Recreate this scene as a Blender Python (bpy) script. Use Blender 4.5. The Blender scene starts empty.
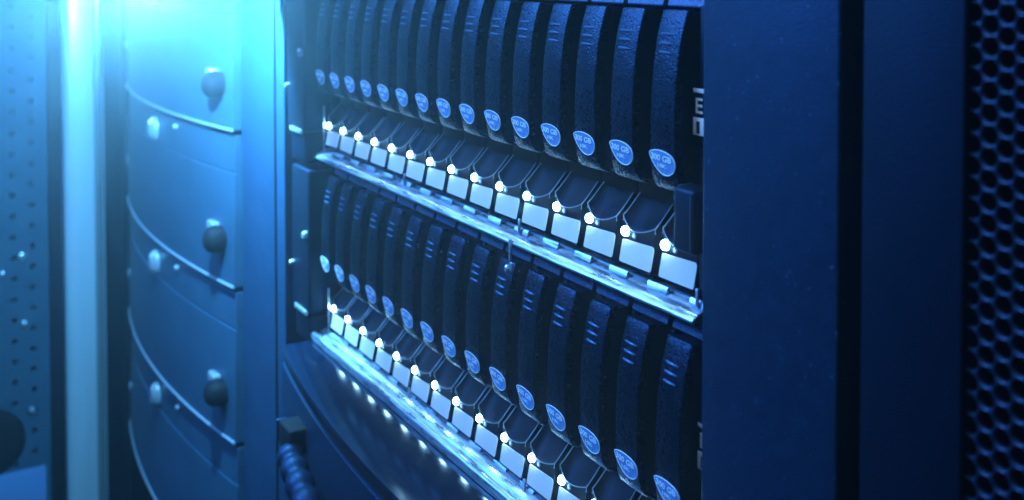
import bpy, bmesh, math, random
from mathutils import Vector, Matrix
random.seed(7)
S = bpy.context.scene
C = S.collection
MM = 0.001

# ------------------------------------------------------------------ camera
YAW, PITCH = 0.531440, math.radians(1.7)
cam_d = bpy.data.cameras.new("camera")
cam = bpy.data.objects.new("camera", cam_d)
C.objects.link(cam)
F = Vector((-math.cos(YAW) * math.cos(PITCH), math.sin(YAW) * math.cos(PITCH), -math.sin(PITCH)))
R = Vector((math.sin(YAW), math.cos(YAW), 0))
U = R.cross(F)
cam.matrix_world = Matrix(((R.x, U.x, -F.x, 0.719887), (R.y, U.y, -F.y, -0.271870), (R.z, U.z, -F.z, 0.112994), (0, 0, 0, 1)))
cam_d.sensor_width = 36.0
cam_d.lens = 36.0 * 1076.562 / 1024
cam_d.shift_y = -(250 + 1.648) / 1024
cam_d.clip_start, cam_d.clip_end = 0.01, 50
cam_d.dof.use_dof = True
cam_d.dof.focus_distance = 0.50
cam_d.dof.aperture_fstop = 10.5
S.camera = cam

# ------------------------------------------------------------------ world, lights, exposure
w = bpy.data.worlds.new("World")
S.world = w
w.use_nodes = True
w.node_tree.nodes["Background"].inputs[0].default_value = (0.01, 0.06, 0.4, 1)
w.node_tree.nodes["Background"].inputs[1].default_value = 0.012


def lamp(name, kind, loc, target, power, color, size=0.1, **kw):
    d = bpy.data.lights.new(name, kind)
    d.energy, d.color = power, color
    if kind == 'AREA':
        d.shape = 'RECTANGLE'
        d.size, d.size_y = size if isinstance(size, tuple) else (size, size)
    else:
        d.shadow_soft_size = size
    for k, v in kw.items():
        setattr(d, k, v)
    o = bpy.data.objects.new(name, d)
    o.location = loc
    o.rotation_euler = (Vector(target) - Vector(loc)).to_track_quat('-Z', 'Y').to_euler()
    C.objects.link(o)
    return o


lamp("rack_top_light", 'AREA', (0.08, -0.135, 0.31), (0.09, -0.03, 0.0), 1.15, (0.24, 0.52, 1.0), (1.04, 0.04), spread=math.radians(100))
lamp("aisle_light", 'AREA', (-0.52, -0.95, 0.76), (0.30, 0.0, 0.05), 11.5, (0.08, 0.34, 1.0), (0.55, 0.35), spread=math.radians(80))
lamp("cabinet_lamp_light", 'POINT', (-0.080, -0.101, 0.116), (-0.15, -0.25, -0.10), 29.0, (0.13, 0.54, 1.0), 0.005)
S.view_settings.view_transform = 'Standard'
S.view_settings.look = 'None'
S.view_settings.exposure = 0
S.view_settings.gamma = 1
S.view_settings.use_curve_mapping = False
cy = S.cycles
cy.use_denoising = True
cy.max_bounces, cy.diffuse_bounces, cy.glossy_bounces, cy.volume_bounces, cy.transmission_bounces = 6, 3, 4, 0, 2
cy.sample_clamp_indirect = 4
cy.caustics_reflective = cy.caustics_refractive = False


# ------------------------------------------------------------------ materials
def mat(name, col, rough=0.5, metal=0.0, spec=0.5, emit=None, estr=0.0, bump=0.0, bscale=900, var=0.0, vscale=60, rvar=0.0, coat=0.0, stretch=None, tint=None):
    m = bpy.data.materials.new(name)
    m.use_nodes = True
    nt = m.node_tree
    b = nt.nodes["Principled BSDF"]
    b.inputs["Base Color"].default_value = (*col, 1)
    b.inputs["Roughness"].default_value = rough
    b.inputs["Metallic"].default_value = metal
    b.inputs["Specular IOR Level"].default_value = spec
    if tint:
        b.inputs["Specular Tint"].default_value = (*tint, 1)
    b.inputs["Coat Weight"].default_value = coat
    if emit:
        b.inputs["Emission Color"].default_value = (*emit, 1)
        b.inputs["Emission Strength"].default_value = estr
    tc = nt.nodes.new("ShaderNodeTexCoord")
    mp = nt.nodes.new("ShaderNodeMapping")
    nt.links.new(tc.outputs["Object"], mp.inputs[0])
    if stretch:
        mp.inputs["Scale"].default_value = stretch
    if bump:
        n = nt.nodes.new("ShaderNodeTexNoise")
        n.inputs["Scale"].default_value = bscale
        n.inputs["Detail"].default_value = 3
        bp = nt.nodes.new("ShaderNodeBump")
        bp.inputs["Strength"].default_value = bump
        bp.inputs["Distance"].default_value = 0.0006
        nt.links.new(mp.outputs[0], n.inputs["Vector"])
        nt.links.new(n.outputs[0], bp.inputs["Height"])
        nt.links.new(bp.outputs[0], b.inputs["Normal"])
    if var or rvar:
        n2 = nt.nodes.new("ShaderNodeTexNoise")
        n2.inputs["Scale"].default_value = vscale
        n2.inputs["Detail"].default_value = 6
        n2.inputs["Roughness"].default_value = 0.65
        nt.links.new(mp.outputs[0], n2.inputs["Vector"])
    if var:
        r = nt.nodes.new("ShaderNodeMapRange")
        r.inputs[1].default_value, r.inputs[2].default_value = 0.3, 0.7
        r.inputs[3].default_value, r.inputs[4].default_value = 1 - var, 1 + var
        mx = nt.nodes.new("ShaderNodeVectorMath")
        mx.operation = 'SCALE'
        mx.inputs[0].default_value = col
        nt.links.new(n2.outputs[0], r.inputs[0])
        nt.links.new(r.outputs[0], mx.inputs["Scale"])
        nt.links.new(mx.outputs[0], b.inputs["Base Color"])
    if rvar:
        r2 = nt.nodes.new("ShaderNodeMapRange")
        r2.inputs[1].default_value, r2.inputs[2].default_value = 0.3, 0.7
        r2.inputs[3].default_value, r2.inputs[4].default_value = max(0.02, rough - rvar), rough + rvar
        nt.links.new(n2.outputs[0], r2.inputs[0])
        nt.links.new(r2.outputs[0], b.inputs["Roughness"])
    return m


NAVY = (0.18, 0.45, 1.0)
M = dict(
    handle=mat("grained_blue_black_plastic", (0.0009, 0.0026, 0.0058), 0.30, spec=0.36, tint=NAVY, bump=0.6, bscale=1200, var=0.9, vscale=1000, rvar=0.17),
    body=mat("carrier_plastic", (0.004, 0.008, 0.014), 0.5, spec=0.3, tint=NAVY),
    scoop=mat("scoop_plastic", (0.002, 0.004, 0.008), 0.5, spec=0.10, tint=NAVY, bump=0.1, bscale=700),
    edge=mat("pale_edge_plastic", (0.22, 0.27, 0.34), 0.3, spec=0.6),  # pale colour stands for the highlight along the scoop edges
    edge_dark=mat("ridge_plastic", (0.05, 0.11, 0.2), 0.3, tint=NAVY),
    hook=mat("hook_plastic", (0.03, 0.06, 0.10), 0.35, tint=NAVY),
    cap=mat("cap_plastic", (0.05, 0.085, 0.17), 0.4, tint=(0.4, 0.5, 1), bump=1.0, bscale=800, var=0.5, vscale=700),
    label=mat("label_paper", (0.76, 0.62, 0.57), 0.4, var=0.03, vscale=200),
    badge=mat("badge_film", (0.13, 0.25, 0.45), 0.35, tint=NAVY, bump=0.2, bscale=1500, var=0.35, vscale=900),
    badge_print=mat("badge_print", (0.9, 0.93, 0.96), 0.35),
    led=mat("status_led", (0.9, 0.95, 1), 0.3, emit=(0.30, 0.66, 1.0), estr=60),
    led_dim=mat("activity_led", (0.7, 0.8, 0.9), 0.25, emit=(0.4, 0.7, 1.0), estr=0.9),
    steel=mat("zinc_steel", (0.55, 0.62, 0.72), 0.34, metal=0.85, bump=0.22, bscale=900, rvar=0.18, vscale=420, var=0.3, stretch=(0.10, 1, 1)),
    chassis=mat("chassis_black", (0.005, 0.006, 0.009), 0.6, spec=0.2),
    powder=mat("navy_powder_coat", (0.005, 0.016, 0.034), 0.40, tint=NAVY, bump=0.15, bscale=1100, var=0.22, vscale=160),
    powder_dark=mat("powder_coat_dark", (0.002, 0.005, 0.011), 0.46, spec=0.25, tint=NAVY, bump=0.25, bscale=1000, var=0.15, vscale=90),
    rubber=mat("black_rubber", (0.004, 0.004, 0.006), 0.7, spec=0.2),
    gloss=mat("gloss_black", (0.003, 0.009, 0.022), 0.13, spec=1.0, bump=0.05, bscale=420, stretch=(0.06, 1, 1)),
    bezel=mat("bezel_plastic", (0.030, 0.072, 0.115), 0.45, tint=NAVY, bump=0.15, bscale=600, var=0.15, vscale=25),
    trim=mat("light_trim", (0.40, 0.46, 0.54), 0.3, metal=0.4),
    plate=mat("cover_plate_metal", (0.7, 0.76, 0.84), 0.25, metal=0.7),
    mesh=mat("mesh_coat", (0.012, 0.022, 0.042), 0.3, spec=0.6, tint=(0.4, 0.55, 1)),
    post_metal=mat("brushed_aluminium", (0.7, 0.78, 0.88), 0.3, metal=0.25, bump=0.15, bscale=300, var=0.15, vscale=30, stretch=(1, 1, 0.06)),
    chrome=mat("highlight_bead_metal", (0.8, 0.86, 0.93), 0.22, metal=0.8, bump=0.1, bscale=40, stretch=(1, 1, 0.2)),
    pale=mat("pale_grey_coat", (0.042, 0.10, 0.155), 0.45, tint=NAVY, bump=0.15, bscale=700, var=0.15, vscale=25),
    frame=mat("lit_blue_grey_coat", (0.016, 0.045, 0.085), 0.45, tint=NAVY, bump=0.15, bscale=900, var=0.18, vscale=60),  # left glow put into a paler copy of the powder coat
    ink=mat("black_ink", (0.01, 0.01, 0.012), 0.5),
    hose=mat("hose_plastic", (0.005, 0.012, 0.026), 0.5, tint=NAVY),
    lamp=mat("lamp_lens", (0.9, 0.95, 1), 0.3, emit=(0.45, 0.9, 1.0), estr=12),
    blue_plate=mat("blue_plate", (0.15, 0.3, 0.6), 0.4),
)


# sparkle of the handle grain painted in as pale flecks, and a few specks in the powder coat
def flecks(m, scale, lo, hi, col):
    nt = m.node_tree
    b = nt.nodes["Principled BSDF"]
    tc = next(n for n in nt.nodes if n.type == 'TEX_COORD')
    n = nt.nodes.new("ShaderNodeTexNoise")
    n.inputs["Scale"].default_value, n.inputs["Detail"].default_value = scale, 1.0
    r = nt.nodes.new("ShaderNodeMapRange")
    r.inputs[1].default_value, r.inputs[2].default_value = lo, hi
    x = nt.nodes.new("ShaderNodeMixRGB")
    src = b.inputs["Base Color"].links[0].from_socket
    nt.links.new(tc.outputs["Object"], n.inputs["Vector"])
    nt.links.new(n.outputs[0], r.inputs[0])
    nt.links.new(r.outputs[0], x.inputs[0])
    nt.links.new(src, x.inputs[1])
    x.inputs[2].default_value = (*col, 1)
    nt.links.new(x.outputs[0], b.inputs["Base Color"])


flecks(M['handle'], 1300, 0.58, 0.72, (0.011, 0.030, 0.062))
flecks(M['powder'], 700, 0.72, 0.78, (0.05, 0.11, 0.20))

# ------------------------------------------------------------------ mesh helpers (all in mm)
class MB:
    def __init__(s):
        s.bm = bmesh.new()

    def grid(s, rows, close_u=False, close_v=False):
        vs = [[s.bm.verts.new(p) for p in r] for r in rows]
        nr, nc = len(vs), len(vs[0])
        for i in range(nr if close_v else nr - 1):
            for j in range(nc if close_u else nc - 1):
                a, b, c, d = vs[i][j], vs[i][(j + 1) % nc], vs[(i + 1) % nr][(j + 1) % nc], vs[(i + 1) % nr][j]
                try:
                    s.bm.faces.new((a, b, c, d))
                except ValueError:
                    pass
        return vs

    def loft(s, rows):
        vs = s.grid(rows, close_u=True)
        s.bm.faces.new(vs[0][::-1])
        s.bm.faces.new(vs[-1])
        return s

    def box(s, x0, x1, y0, y1, z0, z1, bev=0.0, seg=2):
        t = bmesh.new()
        bmesh.ops.create_cube(t, size=1)
        for v in t.verts:
            v.co = Vector(((x0 + x1) / 2 + v.co.x * (x1 - x0), (y0 + y1) / 2 + v.co.y * (y1 - y0), (z0 + z1) / 2 + v.co.z * (z1 - z0)))
        if bev:
            bmesh.ops.bevel(t, geom=t.edges[:], offset=bev, segments=seg, profile=0.5, affect='EDGES')
        s.merge(t)
        return s

    def merge(s, t):
        me = bpy.data.meshes.new("tmp")
        t.to_mesh(me)
        t.free()
        s.bm.from_mesh(me)
        bpy.data.meshes.remove(me)

    def tube(s, pts, r, n=8):
        pts = [Vector(p) for p in pts]
        rows = []
        up = Vector((0.13, 0.31, 0.94))
        for i, p in enumerate(pts):
            t = (pts[min(i + 1, len(pts) - 1)] - pts[max(i - 1, 0)]).normalized()
            a = t.cross(up).normalized()
            b = t.cross(a).normalized()
            rr = r[i] if isinstance(r, (list, tuple)) else r
            rows.append([tuple(p + a * math.cos(k * 2 * math.pi / n) * rr + b * math.sin(k * 2 * math.pi / n) * rr) for k in range(n)])
        return s.loft(rows)

    def prism(s, outline, mapf, t, bev=0.0):
        """outline of (a, b) extruded by t along mapf's third argument"""
        f0 = [s.bm.verts.new(mapf(a, b, 0)) for a, b in outline]
        cx = sum(a for a, b in outline) / len(outline)
        cz = sum(b for a, b in outline) / len(outline)
        f1 = [s.bm.verts.new(mapf(a, b, t - bev)) for a, b in outline]
        n = len(outline)
        for i in range(n):
            s.bm.faces.new((f0[i], f0[(i + 1) % n], f1[(i + 1) % n], f1[i]))
        if bev:
            f2 = []
            for a, b in outline:
                d = math.hypot(a - cx, b - cz) or 1
                k = max(0.0, 1 - bev / d)
                f2.append(s.bm.verts.new(mapf(cx + (a - cx) * k, cz + (b - cz) * k, t)))
            for i in range(n):
                s.bm.faces.new((f1[i], f1[(i + 1) % n], f2[(i + 1) % n], f2[i]))
            f1 = f2
        s.bm.faces.new(f1)
        s.bm.faces.new(f0[::-1])
        return s

    def lathe(s, prof, axis_pt, axis='Y', n=24):
        """prof: list of (r, t) along the axis"""
        rows = []
        for r, t in prof:
            row = []
            for k in range(n):
                a = k * 2 * math.pi / n
                c, d = r * math.cos(a), r * math.sin(a)
                x, y, z = axis_pt
                row.append((x + c, y + t, z + d) if axis == 'Y' else ((x + t, y + c, z + d) if axis == 'X' else (x + c, y + d, z + t)))
            rows.append(row)
        return s.loft(rows)

    def build(s, name, m, parent=None, loc=None, sharp=35, keep=False):
        bm = s.bm
        bmesh.ops.recalc_face_normals(bm, faces=bm.faces[:])
        ca = math.radians(sharp)
        for f in bm.faces:
            f.smooth = True
        for e in bm.edges:
            e.smooth = not (len(e.link_faces) == 2 and e.calc_face_angle(0) > ca)
        for v in bm.verts:
            v.co *= MM
        me = bpy.data.meshes.new(name)
        bm.to_mesh(me)
        bm.free()
        me.materials.append(m)
        o = bpy.data.objects.new(name, me)
        C.objects.link(o)
        if parent:
            o.parent = parent
        if loc:
            o.location = Vector(loc) * MM
        return o


def thing(name, label, cat, loc=(0, 0, 0), group=None):
    o = bpy.data.objects.new(name, None)
    C.objects.link(o)
    o.location = Vector(loc) * MM
    o.empty_display_size = 0.02
    o["label"], o["category"] = label, cat
    if group:
        o["group"] = group
    return o


def dup(root, loc, label):
    r = root.copy()
    C.objects.link(r)
    r.location = Vector(loc) * MM
    r["label"] = label
    for ch in list(root.children):
        c = ch.copy()
        C.objects.link(c)
        c.parent = r
        for g in list(ch.children):
            d = g.copy()
            C.objects.link(d)
            d.parent = c
    return r


def lerp(keys, z):
    """smooth interpolation through (z, v) keys"""
    keys = sorted(keys)
    if z <= keys[0][0]:
        return keys[0][1]
    if z >= keys[-1][0]:
        return keys[-1][1]
    for i in range(len(keys) - 1):
        if keys[i][0] <= z <= keys[i + 1][0]:
            z0, v0 = keys[i]
            z1, v1 = keys[i + 1]
            zm, vm = keys[max(i - 1, 0)]
            zp, vp = keys[min(i + 2, len(keys) - 1)]
            h = z1 - z0
            t = (z - z0) / h
            m0 = (v1 - vm) / (z1 - zm) * h
            m1 = (vp - v0) / (zp - z0) * h
            return (2 * t**3 - 3 * t**2 + 1) * v0 + (t**3 - 2 * t**2 + t) * m0 + (-2 * t**3 + 3 * t**2) * v1 + (t**3 - t**2) * m1


def spline(pts, n=5, closed=True):
    out = []
    N = len(pts)
    for i in range(N if closed else N - 1):
        p = [pts[(i + k) % N] if closed else pts[min(max(i + k, 0), N - 1)] for k in (-1, 0, 1, 2)]
        for s in range(n):
            t = s / n
            out.append(tuple(0.5 * (2 * p[1][d] + (p[2][d] - p[0][d]) * t + (2 * p[0][d] - 5 * p[1][d] + 4 * p[2][d] - p[3][d]) * t * t + (3 * p[1][d] - p[0][d] - 3 * p[2][d] + p[3][d]) * t**3) for d in range(len(pts[0]))))
    if not closed:
        out.append(tuple(pts[-1]))
    return out


def text_bm(txt, size):
    cu = bpy.data.curves.new("txt", 'FONT')
    cu.body, cu.size, cu.extrude, cu.resolution_u = txt, size, 0.0, 3
    cu.offset = size * 0.012
    o = bpy.data.objects.new("txt", cu)
    C.objects.link(o)
    dg = bpy.context.evaluated_depsgraph_get()
    dg.update()
    me = bpy.data.meshes.new_from_object(o.evaluated_get(dg))
    t = bmesh.new()
    t.from_mesh(me)
    bpy.data.objects.remove(o)
    bpy.data.curves.remove(cu)
    bpy.data.meshes.remove(me)
    xs = [v.co.x for v in t.verts]
    ys = [v.co.y for v in t.verts]
    ox, oy = min(xs), min(ys)
    for v in t.verts:
        v.co.x -= ox
        v.co.y -= oy
    g = bmesh.ops.extrude_face_region(t, geom=t.faces[:])
    for v in [q for q in g['geom'] if isinstance(q, bmesh.types.BMVert)]:
        v.co.z = 0.12
    return t, max(xs) - ox


def add_text(mb, txt, size, mapf, width=None):
    """mapf(a, b, t): a to the right, b up, t out of the surface"""
    t, wd = text_bm(txt, size)
    k = (width / wd) if width else 1
    for v in t.verts:
        v.co = Vector(mapf(v.co.x * k, v.co.y, v.co.z))
    mb.merge(t)


# ------------------------------------------------------------------ the setting: rack interior backdrop
b = MB()
b.box(-2300, 900, 330, 340, -650, 330)
bw = b.build("wall", M['chassis'])
bw["kind"] = "structure"
bw["label"], bw["category"] = "dark wall behind the racks", "wall"

# ------------------------------------------------------------------ disk drive (one prototype, copied)
FY = [(96, -3.3), (85, -6.4), (70, -8.6), (55, -9.4), (40, -9.3), (33, -8.7), (28.5, -7.6), (26, -6.0), (24.6, -2.6), (24.0, 6)]
XL = [(96, 3.3), (45, 3.3), (33, 3.0), (19, 2.2)]
XR = [(96, 18.9), (45, 18.9), (36, 19.3), (27, 20.4), (19, 20.8)]


def make_drive():
    root = thing("disk_drive", "-", "disk drive", group="black hot swap disk drives in two rows")
    # curved lever handle
    h = MB()
    rows = []
    zs = [96] + [95.7 - k * 3.3 for k in range(21)] + [28.2, 26.8, 26.0, 25.4, 24.9, 24.6, 24.3, 24.0]
    for i, z in enumerate(zs):
        f, xl, xr = lerp(FY, z), lerp(XL, z), lerp(XR, z)
        if i == 0:
            f += 0.15
            xl += 0.12
            xr -= 0.12
        r = 0.9
        row = [(xl, min(10, f + 3.4), z), (xl, f + r, z)]
        for k in (1, 2, 3):
            a = k * math.pi / 8
            row.append((xl + r - r * math.cos(a), f + r - r * math.sin(a), z))
        row += [(xl + r, f, z), ((xl + xr) / 2, f - 0.35, z), (xr - r, f, z)]
        for k in (3, 2, 1):
            a = k * math.pi / 8
            row.append((xr - r + r * math.cos(a), f + r - r * math.sin(a), z))
        row += [(xr, f + r, z), (xr, min(10, f + 3.4), z)]
        rows.append(row)
    h.loft(rows)
    h.build("handle", M['handle'], root, sharp=50)
    # three grip ridges near the top of the handle
    g = MB()
    for z in (86.6, 83.0, 79.4):
        y = lerp(FY, z) - 0.25
        g.tube([(6.3, y + 0.2, z + 0.2), (7.3, y - 0.18, z + 0.15), (10.5, y - 0.25, z), (13.2, y - 0.1, z - 0.1), (14.0, y + 0.25, z - 0.1)], [0.25, 0.55, 0.6, 0.5, 0.2], 8)
    g.build("grip_ridge", M['edge_dark'], root)
    # capacity badge: shield with a flat top and a round bottom
    out = spline([(0, 0), (3.5, 1.3), (7.5, 1.6), (12, 0.7), (14.8, -1.4), (15.5, -4.4), (14.4, -7.5), (11.6, -9.6), (8.0, -9.7), (4.6, -7.6), (1.9, -4.4), (0.3, -1.7)], 4)

    def bmap(a, b_, t):
        z = 39.8 + b_ * 0.82
        return (3.5 + a, lerp(FY, z) - 0.05 - 0.35 * (1 - ((a - 7.6) / 7.8) ** 2) - t, z)
    bd = MB()
    bd.prism(out, bmap, 0.35, 0.15)
    badge = bd.build("badge", M['badge'], root)
    lt = MB()
    add_text(lt, "300 GB", 4.0, lambda a, b_, t: bmap(1.3 + a, -3.1 + b_ - 0.05 * a, 0.36 + t), 12.2)
    add_text(lt, "10K", 2.6, lambda a, b_, t: bmap(5.2 + a, -6.6 + b_, 0.36 + t), 5.2)
    rim = [bmap(a, b_, 0.3) for a, b_ in out]
    lt.tube(rim + [rim[0], rim[1]], 0.2, 5)
    lt.build("lettering", M['badge_print'], badge)

    # carrier body behind the handle and the foot with its finger scoop
    def dip(x):
        if x < 6:
            return 1.0 + 5.6 * ((6 - x) / 8.0) ** 2.6
        return 1.0 + 4.0 * ((x - 6) / 14.0) ** 1.7
    c = MB()
    c.box(-3.2, 22.6, 10.5, 60, 14, 96, 0.4)
    cb = MB()
    cb.loft([[(x, y, z) for x, y in ((xa, lerp(FY, z) + 3.2), (xb, lerp(FY, z) + 3.2), (xb, 10.8), (xa, 10.8))] for z in (95, 85, 70, 55, 42, 36, 31, 28, 26) for xa, xb in ((lerp(XL, z) + 0.3, lerp(XR, z) - 0.3),)])
    cb.build('side_shade_stem', M['body'], root)  # stem added behind the lever; its dark colour stands for side shade
    xs = [-2.0 + k * 22.0 / 14 for k in range(15)]
    rows = []
    for x in xs:
        d = dip(x)
        prof = [(30, -14.6), (1.2, -14.6), (-0.7, -14.0), (-0.9, -13.2), (1.4, -1.9), (1.45, max(d - 0.6, -1.2)), (1.6, d)]
        for v in (0.15, 0.3, 0.5, 0.7, 0.85, 1.0):
            prof.append((1.6 + 10.5 * v, d * (1 - 0.5 * v) + 13.6 * v ** 1.1))
        prof.append((30, d * 0.5 + 13.6))
        rows.append([(x, y, z) for y, z in prof])
    c.loft(rows)
    c.build("carrier", M['scoop'], root, sharp=40)
    # rim of the scoop, edge highlight put into its pale colour
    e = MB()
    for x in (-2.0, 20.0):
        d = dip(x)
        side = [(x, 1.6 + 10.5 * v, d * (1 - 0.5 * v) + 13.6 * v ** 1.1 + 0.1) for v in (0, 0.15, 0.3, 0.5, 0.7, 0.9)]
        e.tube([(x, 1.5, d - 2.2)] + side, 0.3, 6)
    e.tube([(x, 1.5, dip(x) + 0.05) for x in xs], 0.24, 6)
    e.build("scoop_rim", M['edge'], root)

    # front label, LED and activity light on the sloping foot face
    def face(x, z, t):
        k = (z + 13.2) / 11.3
        return (x, -0.9 + 2.3 * k - t, z)
    lb = MB()
    lo = []
    x0, x1, zb, zt0, zt1, r = -1.7, 20.2, -12.7, -3.4, -2.6, 1.0
    for cx, cz, a0 in ((x1 - r, zb + r, 270), (x1 - r * 1.8, zt1 - r * 1.8, 0), (x0 + r, zt0 - r, 90), (x0 + r, zb + r, 180)):
        rr = r * 1.8 if a0 == 0 else r
        for k in range(5):
            a = math.radians(a0 + k * 22.5)
            lo.append((cx + rr * math.cos(a), cz + rr * math.sin(a)))
    lb.prism(lo, lambda a, b_, t: face(a, b_, t), 0.3, 0.1)
    lb.build("label", M['label'], root)
    l = MB()
    l.lathe([(2.15, 1.6), (2.15, 0.0), (1.95, -0.8), (1.35, -1.4), (0.5, -1.7)], (0.2, 1.0, 0.2), n=20)
    l.build("status_light", M['led'], root)
    l2 = MB()
    l2.lathe([(1.3, 1.2), (1.3, -0.5), (1.0, -0.75)], (6.3, 1.6, -0.75), n=16)
    act = l2.build("activity_light", M['edge'], root)
    l3 = MB()
    l3.lathe([(0.75, 0.6), (0.75, -0.95), (0.4, -1.1)], (6.3, 1.6, -0.75), n=12)
    l3.build("lens", M['led_dim'], act)
    # grained top cap and the small latch hook between the handles
    t = MB()
    t.loft([[(x, y, z) for y, z in ((3.4, 97.3), (1.8, 97.0), (1.5, 97.6), (2.6, 101.0), (3.4, 101.6), (14, 101.6), (14, 97.3))] for x in (0.6, 0.8, 24.2, 24.4)])
    t.build("top_cap", M['cap'], root, sharp=30)
    k = MB()
    k.tube([(21.3, 9.5, 72), (21.5, 7.6, 70.5), (21.6, 7.3, 67.5), (21.4, 8.8, 65)], 0.55, 6)
    k.loft([[(x, y, z) for y, z in ((9, 86), (6.5, 88), (6.5, 93), (9, 95))] for x in (20.2, 22.4)])
    k.build("latch_hook", M['hook'], root)
    return root


PITCH_MM = 27.0
ORD = ["first", "second", "third", "fourth", "fifth", "sixth", "seventh", "eighth", "ninth", "tenth", "eleventh", "twelfth", "thirteenth", "fourteenth", "fifteenth"]
ROWS = [("upper", (0, 0, 0)), ("lower", (0.38, 2.7, -130.86))]
proto = make_drive()
for rn, (ox, oy, oz) in ROWS:
    for i in range(15):
        if i == 0:
            where = f"at the far left end of the {rn} row"
        elif i == 14:
            where = f"nearest the wide post in the {rn} row"
        elif i <= 9:
            where = f"{ORD[i]} from the left in the {rn} row"
        else:
            where = f"{ORD[14 - i]} from the wide post in the {rn} row"
        lab = f"black disk drive with glowing white light, {where}"
        loc = (ox + PITCH_MM * i, oy, oz)
        if rn == "upper" and i == 0:
            proto.location = Vector(loc) * MM
            proto["label"] = lab
        else:
            dup(proto, loc, lab)


# ------------------------------------------------------------------ disk enclosures (chassis, steel rail, tabs, clips, ears)
def make_enclosure(rn, ox, oy, oz):
    lower = rn == "lower"
    t = thing("disk_enclosure", f"{rn} disk enclosure, steel rail under its row of drives", "disk enclosure", (ox, oy, oz), "disk enclosures in the rack")
    c = MB()
    c.box(-8, 403, 62, 300, -14, 104)
    c.box(-8, -4.6, 12, 300, -14, 104)
    c.box(400.5, 404, 12, 300, -14, 104)
    c.box(-8, 404, 31, 300, -17, -15)
    c.box(-8, 404, 14.5, 300, 104.2, 106)
    c.build("chassis", M['chassis'], t)
    r = MB()
    if not lower:
        prof = [(30, -18.2), (5, -17.6), (3.4, -17.4), (2.6, -17.9), (1.6, -18.9), (0.6, -19.0), (0.0, -19.6), (-2.0, -20.6), (-2.6, -20.5), (-3.6, -21.2), (-5.0, -22.0), (-5.8, -22.8), (-5.8, -23.6), (-5.2, -24.2), (-4.2, -24.2), (-4.2, -23.6), (-4.7, -23.2), (-3.4, -22.2), (0, -20.6), (4, -18.8), (30, -18.8)]
    else:
        prof = [(30, -15.8), (5, -15.6), (3.0, -15.6), (2.0, -16.4), (0.6, -16.9), (-0.6, -17.0), (-1.6, -17.7), (-3.6, -18.4), (-4.6, -18.5), (-5.2, -19.2), (-5.8, -20.0), (-6.8, -20.0), (-7.3, -18.9), (-8.2, -18.2), (-9.4, -18.2), (-10.6, -18.8), (-11.2, -19.6), (-10.8, -24.2), (30, -24.2)]
    n = 42
    rr = random.Random(3)
    xs = [-13 + 416 * k / (n - 1) for k in range(n)]
    r.loft([[(x, y + rr.uniform(-.03, .03), z + rr.uniform(-.03, .03)) for y, z in prof] for x in xs])
    r.build("rail", M['steel'], t, sharp=60)
    for k in range(15):
        x0 = PITCH_MM * k + 17.0
        q = MB()
        q.loft([[(x, y, z) for y, z in (((0.6, -19.0), (-0.6, -19.4), (0.0, -16.9), (0.6, -16.4), (1.3, -16.9)) if not lower else ((0.8, -17.0), (-0.4, -17.3), (0.4, -15.4), (1.0, -15.0), (1.8, -15.4)))] for x in (x0, x0 + 0.4, x0 + 12.4, x0 + 12.8)])
        q.build("rail_tab", M['steel'], t, sharp=40)
    for k, x in enumerate((-5.5, 130.4, 265.4, 399.6)):
        q = MB()
        q.box(x + 0.2, x + 1.7, -1.6, -0.4, -19, -11.5 if k else 14, 0.3)
        if not lower and k == 2:
            q.box(x + 0.2, x + 1.9, -6.9, -5.7, -33 if k < 3 else -25, -21, 0.3)
        if k == 2 and not lower:
            q.tube([(x + 1.2, -8.0, -34.8), (x + 2.4, -10.0, -35.0), (x + 5.0, -10.8, -34.2), (x + 8.4, -10.4, -32.6)], 0.55, 8)
            q.lathe([(1.9, 1.2), (1.9, -0.8), (1.2, -1.4)], (x + 1.2, -8.0, -35.2), n=14)
            q.box(x + 7.6, x + 10.4, -11.0, -9.8, -34.2, -30.2, 0.3)
        q.build("divider_clip", M['steel'], t)
    # right ear with its number label
    e = MB()
    e.box(397.6, 410, -11, 8, 4.5, 29, 1.6, 3)
    e.box(400.6, 412, -0.5, 8, -14, 98, 0.6)
    ear = e.build("ear", M['body'], t)
    q = MB()
    q.tube([(398.4, -2, 29.0), (398.2, -8, 29.0), (398.3, -10.4, 27.6), (398.4, -10.9, 24)], 0.35, 6)
    q.tube([(408.0, -11.1, 27), (408.0, -11.15, 16), (408.0, -11.1, 6)], 0.22, 6)
    q.build("edge_trim", M['edge_dark'], ear)
    q = MB()
    q.box(398.4, 411, -1.6, -0.4, 43.4, 66.5, 0.3)
    plate = q.build("number_plate", M['scoop'], t)
    q = MB()
    q.box(398.6, 411, -2.0, -1.55, 48.2, 55.0, 0.1)
    q.box(398.6, 411, -1.95, -1.55, 64.6, 66.2, 0.1)
    add_text(q, "E", 8.4, lambda a, b_, tt: (399.8 + a, -1.62 - tt, 56.6 + b_), 4.0)
    q.build("number_tag", M['label'], plate)
    q = MB()
    add_text(q, "1", 6.6, lambda a, b_, tt: (400.7 + a, -2.02 - tt, 48.9 + b_), 1.8)
    q.build("digit", M['ink'], plate)
    # left ear: dark upper cover, paler lower cover, thumb screw
    e = MB()
    e.box(-46, -9, -14, 8, -4, 99, 2.0, 3)
    le = e.build("ear", M['body'], t)
    e = MB()
    e.box(-44, -13, -12, 8, -28, -6.5, 2.0, 3)
    e.build("ear_cover", M['powder_dark'], le)
    e = MB()
    e.box(-38, -14, -15.2, -13, -6.5, -3.0, 0.8, 2)
    e.build("latch_bar", M['plate'], le)
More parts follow.
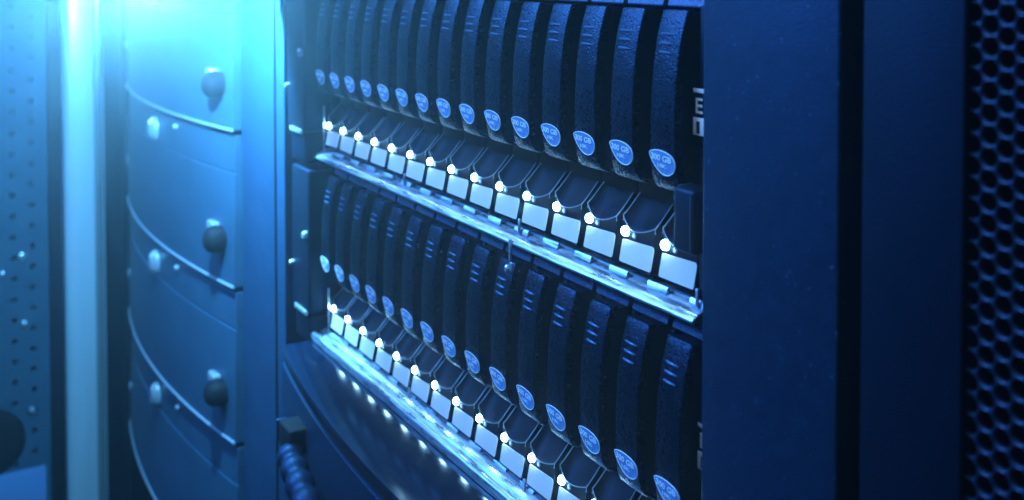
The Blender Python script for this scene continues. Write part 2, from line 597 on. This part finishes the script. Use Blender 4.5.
    for x, z, rr_ in ((-14, 52, 3.0), (-42, 26, 2.0)):
        e = MB()
        e.lathe([(rr_, 2), (rr_, -2.0), (rr_ * 0.7, -3.0)], (x, -14, z), n=16)
        e.build("thumb_screw", M['plate'], le)
    return t


for rn, (ox, oy, oz) in ROWS:
    make_enclosure(rn, ox, oy, oz)


# ------------------------------------------------------------------ bow-front unit with glossy top under the drives
def edge_y(x):
    return -50.3 + 17.5 * ((x - 210) / 210.0) ** 2


t = thing("appliance", "glossy black bow fronted unit under the drives, mirroring their lights", "rack unit", (0, 0, -155.6))
p = MB()
xs = [-14 + 14 * k for k in range(31)]
rows = []
for x in xs:
    y = edge_y(x)
    rows.append([(x, 40, 0), (x, y + 0.5, 0), (x, y + 0.15, -0.15), (x, y, -0.5), (x, y, -3.0), (x, 40, -3.0)])
p.loft(rows)
p.build("top_panel", M['gloss'], t, sharp=50)
p = MB()
rows = []
for x in xs:
    y = edge_y(x)
    rows.append([(x, 40, -3.4), (x, y + 3.0, -3.4), (x, y + 3.0, -11.5), (x, 40, -11.5)])
p.loft(rows)
p.build("edge_strip", M['rubber'], t)
p = MB()
rows = []
for x in xs:
    y = edge_y(x)
    rows.append([(x, 60, -11.8), (x, y + 2.2, -11.8), (x, y + 1.0, -12.6), (x, y + 1.0, -128), (x, 60, -128)])
p.loft(rows)
p.build("bezel", M['powder'], t, sharp=40)

# ------------------------------------------------------------------ corrugated hose with its connector block
t = thing("corrugated_hose", "dark ribbed hose hanging from a square connector at lower left", "hose", (56, -48, -198))
HP = [Vector(p) for p in spline([(6, -3, 1), (50, -8, -8), (116, -12, -22), (186, -14, -40), (260, -16, -62), (340, -20, -92)], 60, closed=False)]
path, run = [HP[0]], 0.0
for a, b_ in zip(HP, HP[1:]):
    run += (b_ - a).length
    if run >= 1.1:
        path.append(b_)
        run = 0.0
rad = [(8.5 + 7.5 * (i / len(path))) * (1.0 - 0.24 * (0.5 + 0.5 * math.cos(i * 2 * math.pi / 9)) ** 1.5) for i in range(len(path))]
h = MB()
h.tube(path, rad, 28)
h.build("hose", M['hose'], t, sharp=80)
h = MB()
h.box(-11, 12, -4, 16, 0, 16, 1.6, 3)
cn = h.build("connector", M['rubber'], t)
h = MB()
h.box(-13.5, -10, -5, 2, 2, 16, 0.8, 2)
h.build("clip", M['powder'], cn)

# ------------------------------------------------------------------ rack frame of the main cabinet
t = thing("server_rack", "dark powder coated rack frame, its broad post right of the drives", "rack", (0, 0, 0))
p = MB()
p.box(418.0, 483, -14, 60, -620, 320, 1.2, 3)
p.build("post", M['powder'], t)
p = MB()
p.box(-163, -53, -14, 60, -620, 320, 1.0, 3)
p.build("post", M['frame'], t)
p = MB()
p.box(-74, -71.5, -15.2, -13.9, -620, 320, 0.3, 1)
p.build("door_seal", M['rubber'], t)
p = MB()
p.box(-53, -8, 6, 60, -620, 320)
p.box(-8.5, 405, 320, 328, -620, 320)
p.build("back_panel", M['chassis'], t)

# ------------------------------------------------------------------ perforated door of the cabinet on the right
t = thing("mesh_door", "dark cabinet door with hexagonal perforations at the right edge", "door", (0, 0, 0))
p = MB()
p.box(491.8, 528, -14, 10, -620, 320, 1.0, 3)
p.box(528.5, 700, -14, 10, 150, 320, 1.0, 3)
p.build("frame", M['powder_dark'], t)
p = MB()
p.box(485.5, 489.6, -4, 30, -620, 320, 1.0, 2)
p.build("seal", M['rubber'], t)


def perforated(rows_n, cols_n, pu, pv, rad_, th, mapf):
    """sheet of staggered holes; a runs across the columns, b along them"""
    q = MB()
    bm = q.bm
    n = 12
    key = {}

    def V(a, b_, d):
        k = (round(a, 3), round(b_, 3), d)
        if k not in key:
            key[k] = bm.verts.new(mapf(a, b_, d))
        return key[k]
    for i in range(cols_n):
        for j in range(rows_n):
            ca, cb = i * pu, j * pv + (pv / 2 if i % 2 else 0)
            hexa = [(ca + pu * 2 / 3, cb), (ca + pu / 3, cb + pv / 2), (ca - pu / 3, cb + pv / 2), (ca - pu * 2 / 3, cb), (ca - pu / 3, cb - pv / 2), (ca + pu / 3, cb - pv / 2)]
            outer, inner, rim = [], [], []
            for k in range(n):
                a0, a1 = hexa[k // 2], hexa[(k // 2 + 1) % 6]
                outer.append(a0 if k % 2 == 0 else ((a0[0] + a1[0]) / 2, (a0[1] + a1[1]) / 2))
                ang = 2 * math.pi * k / n
                inner.append((ca + rad_ * pu / (pv * 0.866) * math.cos(ang), cb + rad_ * math.sin(ang)))
                rim.append((ca + rad_ * 0.88 * pu / (pv * 0.866) * math.cos(ang), cb + rad_ * 0.88 * math.sin(ang)))
            vo = [V(*o_, 0) for o_ in outer]
            vi = [V(*o_, 0) for o_ in inner]
            mi = [V(*o_, th * 0.35) for o_ in rim]
            wi = [V(*o_, th) for o_ in rim]
            for k in range(n):
                k2 = (k + 1) % n
                bm.faces.new((vo[k], vo[k2], vi[k2], vi[k]))
                bm.faces.new((vi[k], vi[k2], mi[k2], mi[k]))
                bm.faces.new((mi[k], mi[k2], wi[k2], wi[k]))
    return q


q = perforated(52, 32, 5.05, 6.05, 2.95, 1.8, lambda a, b_, d: (529.0 + a, -12.0 + d, -160 + b_))
q.build("perforated_sheet", M['mesh'], t, sharp=62)
p = MB()
p.box(519, 700, 12, 14, -620, 320)
p.build("liner", M['rubber'], t)

# ------------------------------------------------------------------ neighbouring rack on the left with bow-front units
t = thing("equipment_rack", "hazy equipment rack at left holding bow fronted units", "rack", (0, 0, 0))
p = MB()
p.box(-668, -626, -18, 60, -620, 320, 1.0, 2)
p.build("post", M['powder_dark'], t)
p = MB()
p.box(-640, -164, 62, 70, -620, 320)
p.build("back_panel", M['chassis'], t)

XA, XB, XM, YE, SAG = -622.0, -168.0, -392.0, -19.0, 22.0


def bow(x):
    u = (x - XM) / ((XB - XA) / 2)
    e = 1 - min(1.0, max(0.0, (x - XA) / 60.0))
    return YE - SAG * (1 - u * u) + 14 * e ** 3


def make_bow_unit():
    root = thing("server_unit", "-", "rack unit", (0, 0, 0), "bow fronted units in the left rack")
    xs = [XA + (XB - XA) * k / 40 for k in range(41)]
    b = MB()
    rows = []
    for x in xs:
        y = bow(x)
        rows.append([(x, 55, 128.5), (x, y + 3.5, 128.5), (x, y + 2.2, 127.5), (x, y + 1.8, 98.0), (x, y + 2.8, 97.4), (x, y + 2.8, 96.6), (x, y + 1.4, 96), (x, y + 0.8, 60), (x, y, 5), (x, y + 0.3, 1.5), (x, 55, 1.0)])
    b.loft(rows)
    b.build("bezel", M['bezel'], root, sharp=30)
    b = MB()
    b.tube([(x, bow(x) - 0.5, 1.2) for x in xs], 1.2, 8)
    b.build("lip", M['trim'], root)
    b = MB()
    ov = [(9 * math.cos(k * math.pi / 12), 12 * math.sin(k * math.pi / 12)) for k in range(24)]
    b.prism(ov, lambda a, c, d: (-366 + a, bow(-366 + a) + 1.6 - d, 111 + c), 8.0, 4.0)
    b.build("cover_plate", M['plate'], root)
    for x, z, r in ((-298, 121, 2.6), (-566, 48, 5.5)):
        b = MB()
        b.lathe([(r, 3), (r, -1.5), (r * 0.6, -2.6)], (x, bow(x) + 1.0, z), n=16)
        b.build("screw", M['plate'], root)
    kx, kz = -192, 38
    b = MB()
    b.lathe([(10, 6), (11, 0), (11.6, -4), (11.2, -8), (9.6, -11.5), (6.4, -14.2), (2.5, -15.4)], (kx, bow(kx), kz), n=28)
    kn = b.build("lock_knob", M['rubber'], root)
    b = MB()
    b.box(kx - 22, kx - 4, bow(kx) - 7.0, bow(kx) + 2, kz + 1, kz + 13, 2.0, 2)
    b.build("knob_plate", M['plate'], kn)
    return root


bu = make_bow_unit()
UL = ["bow fronted unit at the top, under the lamp", "second bow fronted unit from the top of the left rack", "third bow fronted unit from the top of the left rack", "lowest bow fronted unit in the left rack, cut by the frame"]
for k in range(4):
    loc = (0, 0, -25 - 132.0 * k)
    if k == 0:
        bu.location = Vector(loc) * MM
        bu["label"] = UL[0]
    else:
        dup(bu, loc, UL[k])

# lamp above the units
t = thing("cabinet_lamp", "bright glowing lamp at the top of the left rack", "lamp", (-80, -97, 127))
b = MB()
b.box(-40, 40, -16, 16, 22, 34, 3, 2)
b.box(-36, 36, 17, 20, -4, 30, 1, 2)  # back plate added to shield the post and bezels from the lamp
b.box(-4, 4, 18, 84, 22, 28, 1, 2)
b.box(13.4, 15, -6.2, 62, -37.5, 34, 0.4, 1)  # side cheek added out of view, blocks lamp light from the drives
b.box(4, 44, -62, -6, -21.5, -20, 0.4, 1)  # unseen flap added below, keeps lamp light off the foreground haze
b.build("housing_and_added_shades", M['powder'], t)
b = MB()
b.lathe([(3, -5.5), (7, -4), (10.5, -0.5), (12.5, 4), (11, 18), (11, 22)], (0, 0, 0), 'Z', n=24)
o = b.build("bulb", M['lamp'], t)
o.visible_shadow = True

# ------------------------------------------------------------------ open perforated door at far left
t = thing("open_door", "perforated cabinet door standing open at the far left, bright stile", "door", (0, 0, 0))
b = MB()
b.box(-690, -662, -84, -36, -620, 320, 9.0, 5)
st = b.build("stile", M['post_metal'], t)
b = MB()
b.tube([(-663.5, -45, -620), (-663.5, -45, -150), (-663.5, -45, 320)], 5.5, 16)  # bead added to give the stile its bright highlight streak
b.build("highlight_bead", M['chrome'], st)
b = MB()
b.box(-700, -672, -100, -86, -620, 320, 1.0, 2)
b.build("seal", M['rubber'], t)
q = perforated(30, 14, 21, 25, 3.8, 3, lambda a, b_, d: (-680 - d, -97 - a, -560 + b_))
q.build("perforated_sheet", M['pale'], t)
b = MB()
b.box(-712, -700, -420, -96, -620, 320)
b.build("liner", M['frame'], t)
b = MB()
b.lathe([(40, 0), (40, 6), (37, 10), (28, 13), (10, 14)], (-684, -168, -452), 'X', n=36)
hd = b.build("handle", M['rubber'], t)
b = MB()
b.box(-681, -674, -250, -106, -640, -492, 1.5, 2)
b.build("name_plate", M['blue_plate'], hd)
for y, z, r in ((-151, -251, 3.5), (-121, -421, 4.0), (-130, -233, 5.0), (-128, -315, 4.5)):
    b = MB()
    b.lathe([(r, 0), (r, 4), (r * 0.8, 6.5), (r * 0.3, 7.5)], (-681, y, z), 'X', n=14)
    b.build("rivet", M['plate'], t)

# ------------------------------------------------------------------ air
b = MB()
b.box(-2400, 1100, -900, 600, -800, 700)
hz = MB.build(b, "haze", M['body'])
hz["kind"] = "stuff"
hm = bpy.data.materials.new("haze_air")
hm.use_nodes = True
nt = hm.node_tree
nt.nodes.clear()
o = nt.nodes.new("ShaderNodeOutputMaterial")
v = nt.nodes.new("ShaderNodeVolumePrincipled")
v.inputs["Color"].default_value = (0.85, 0.92, 1, 1)
v.inputs["Density"].default_value = 0.15
v.inputs["Anisotropy"].default_value = 0.87
nt.links.new(v.outputs[0], o.inputs["Volume"])
hz.data.materials[0] = hm
hz.display_type = 'WIRE'
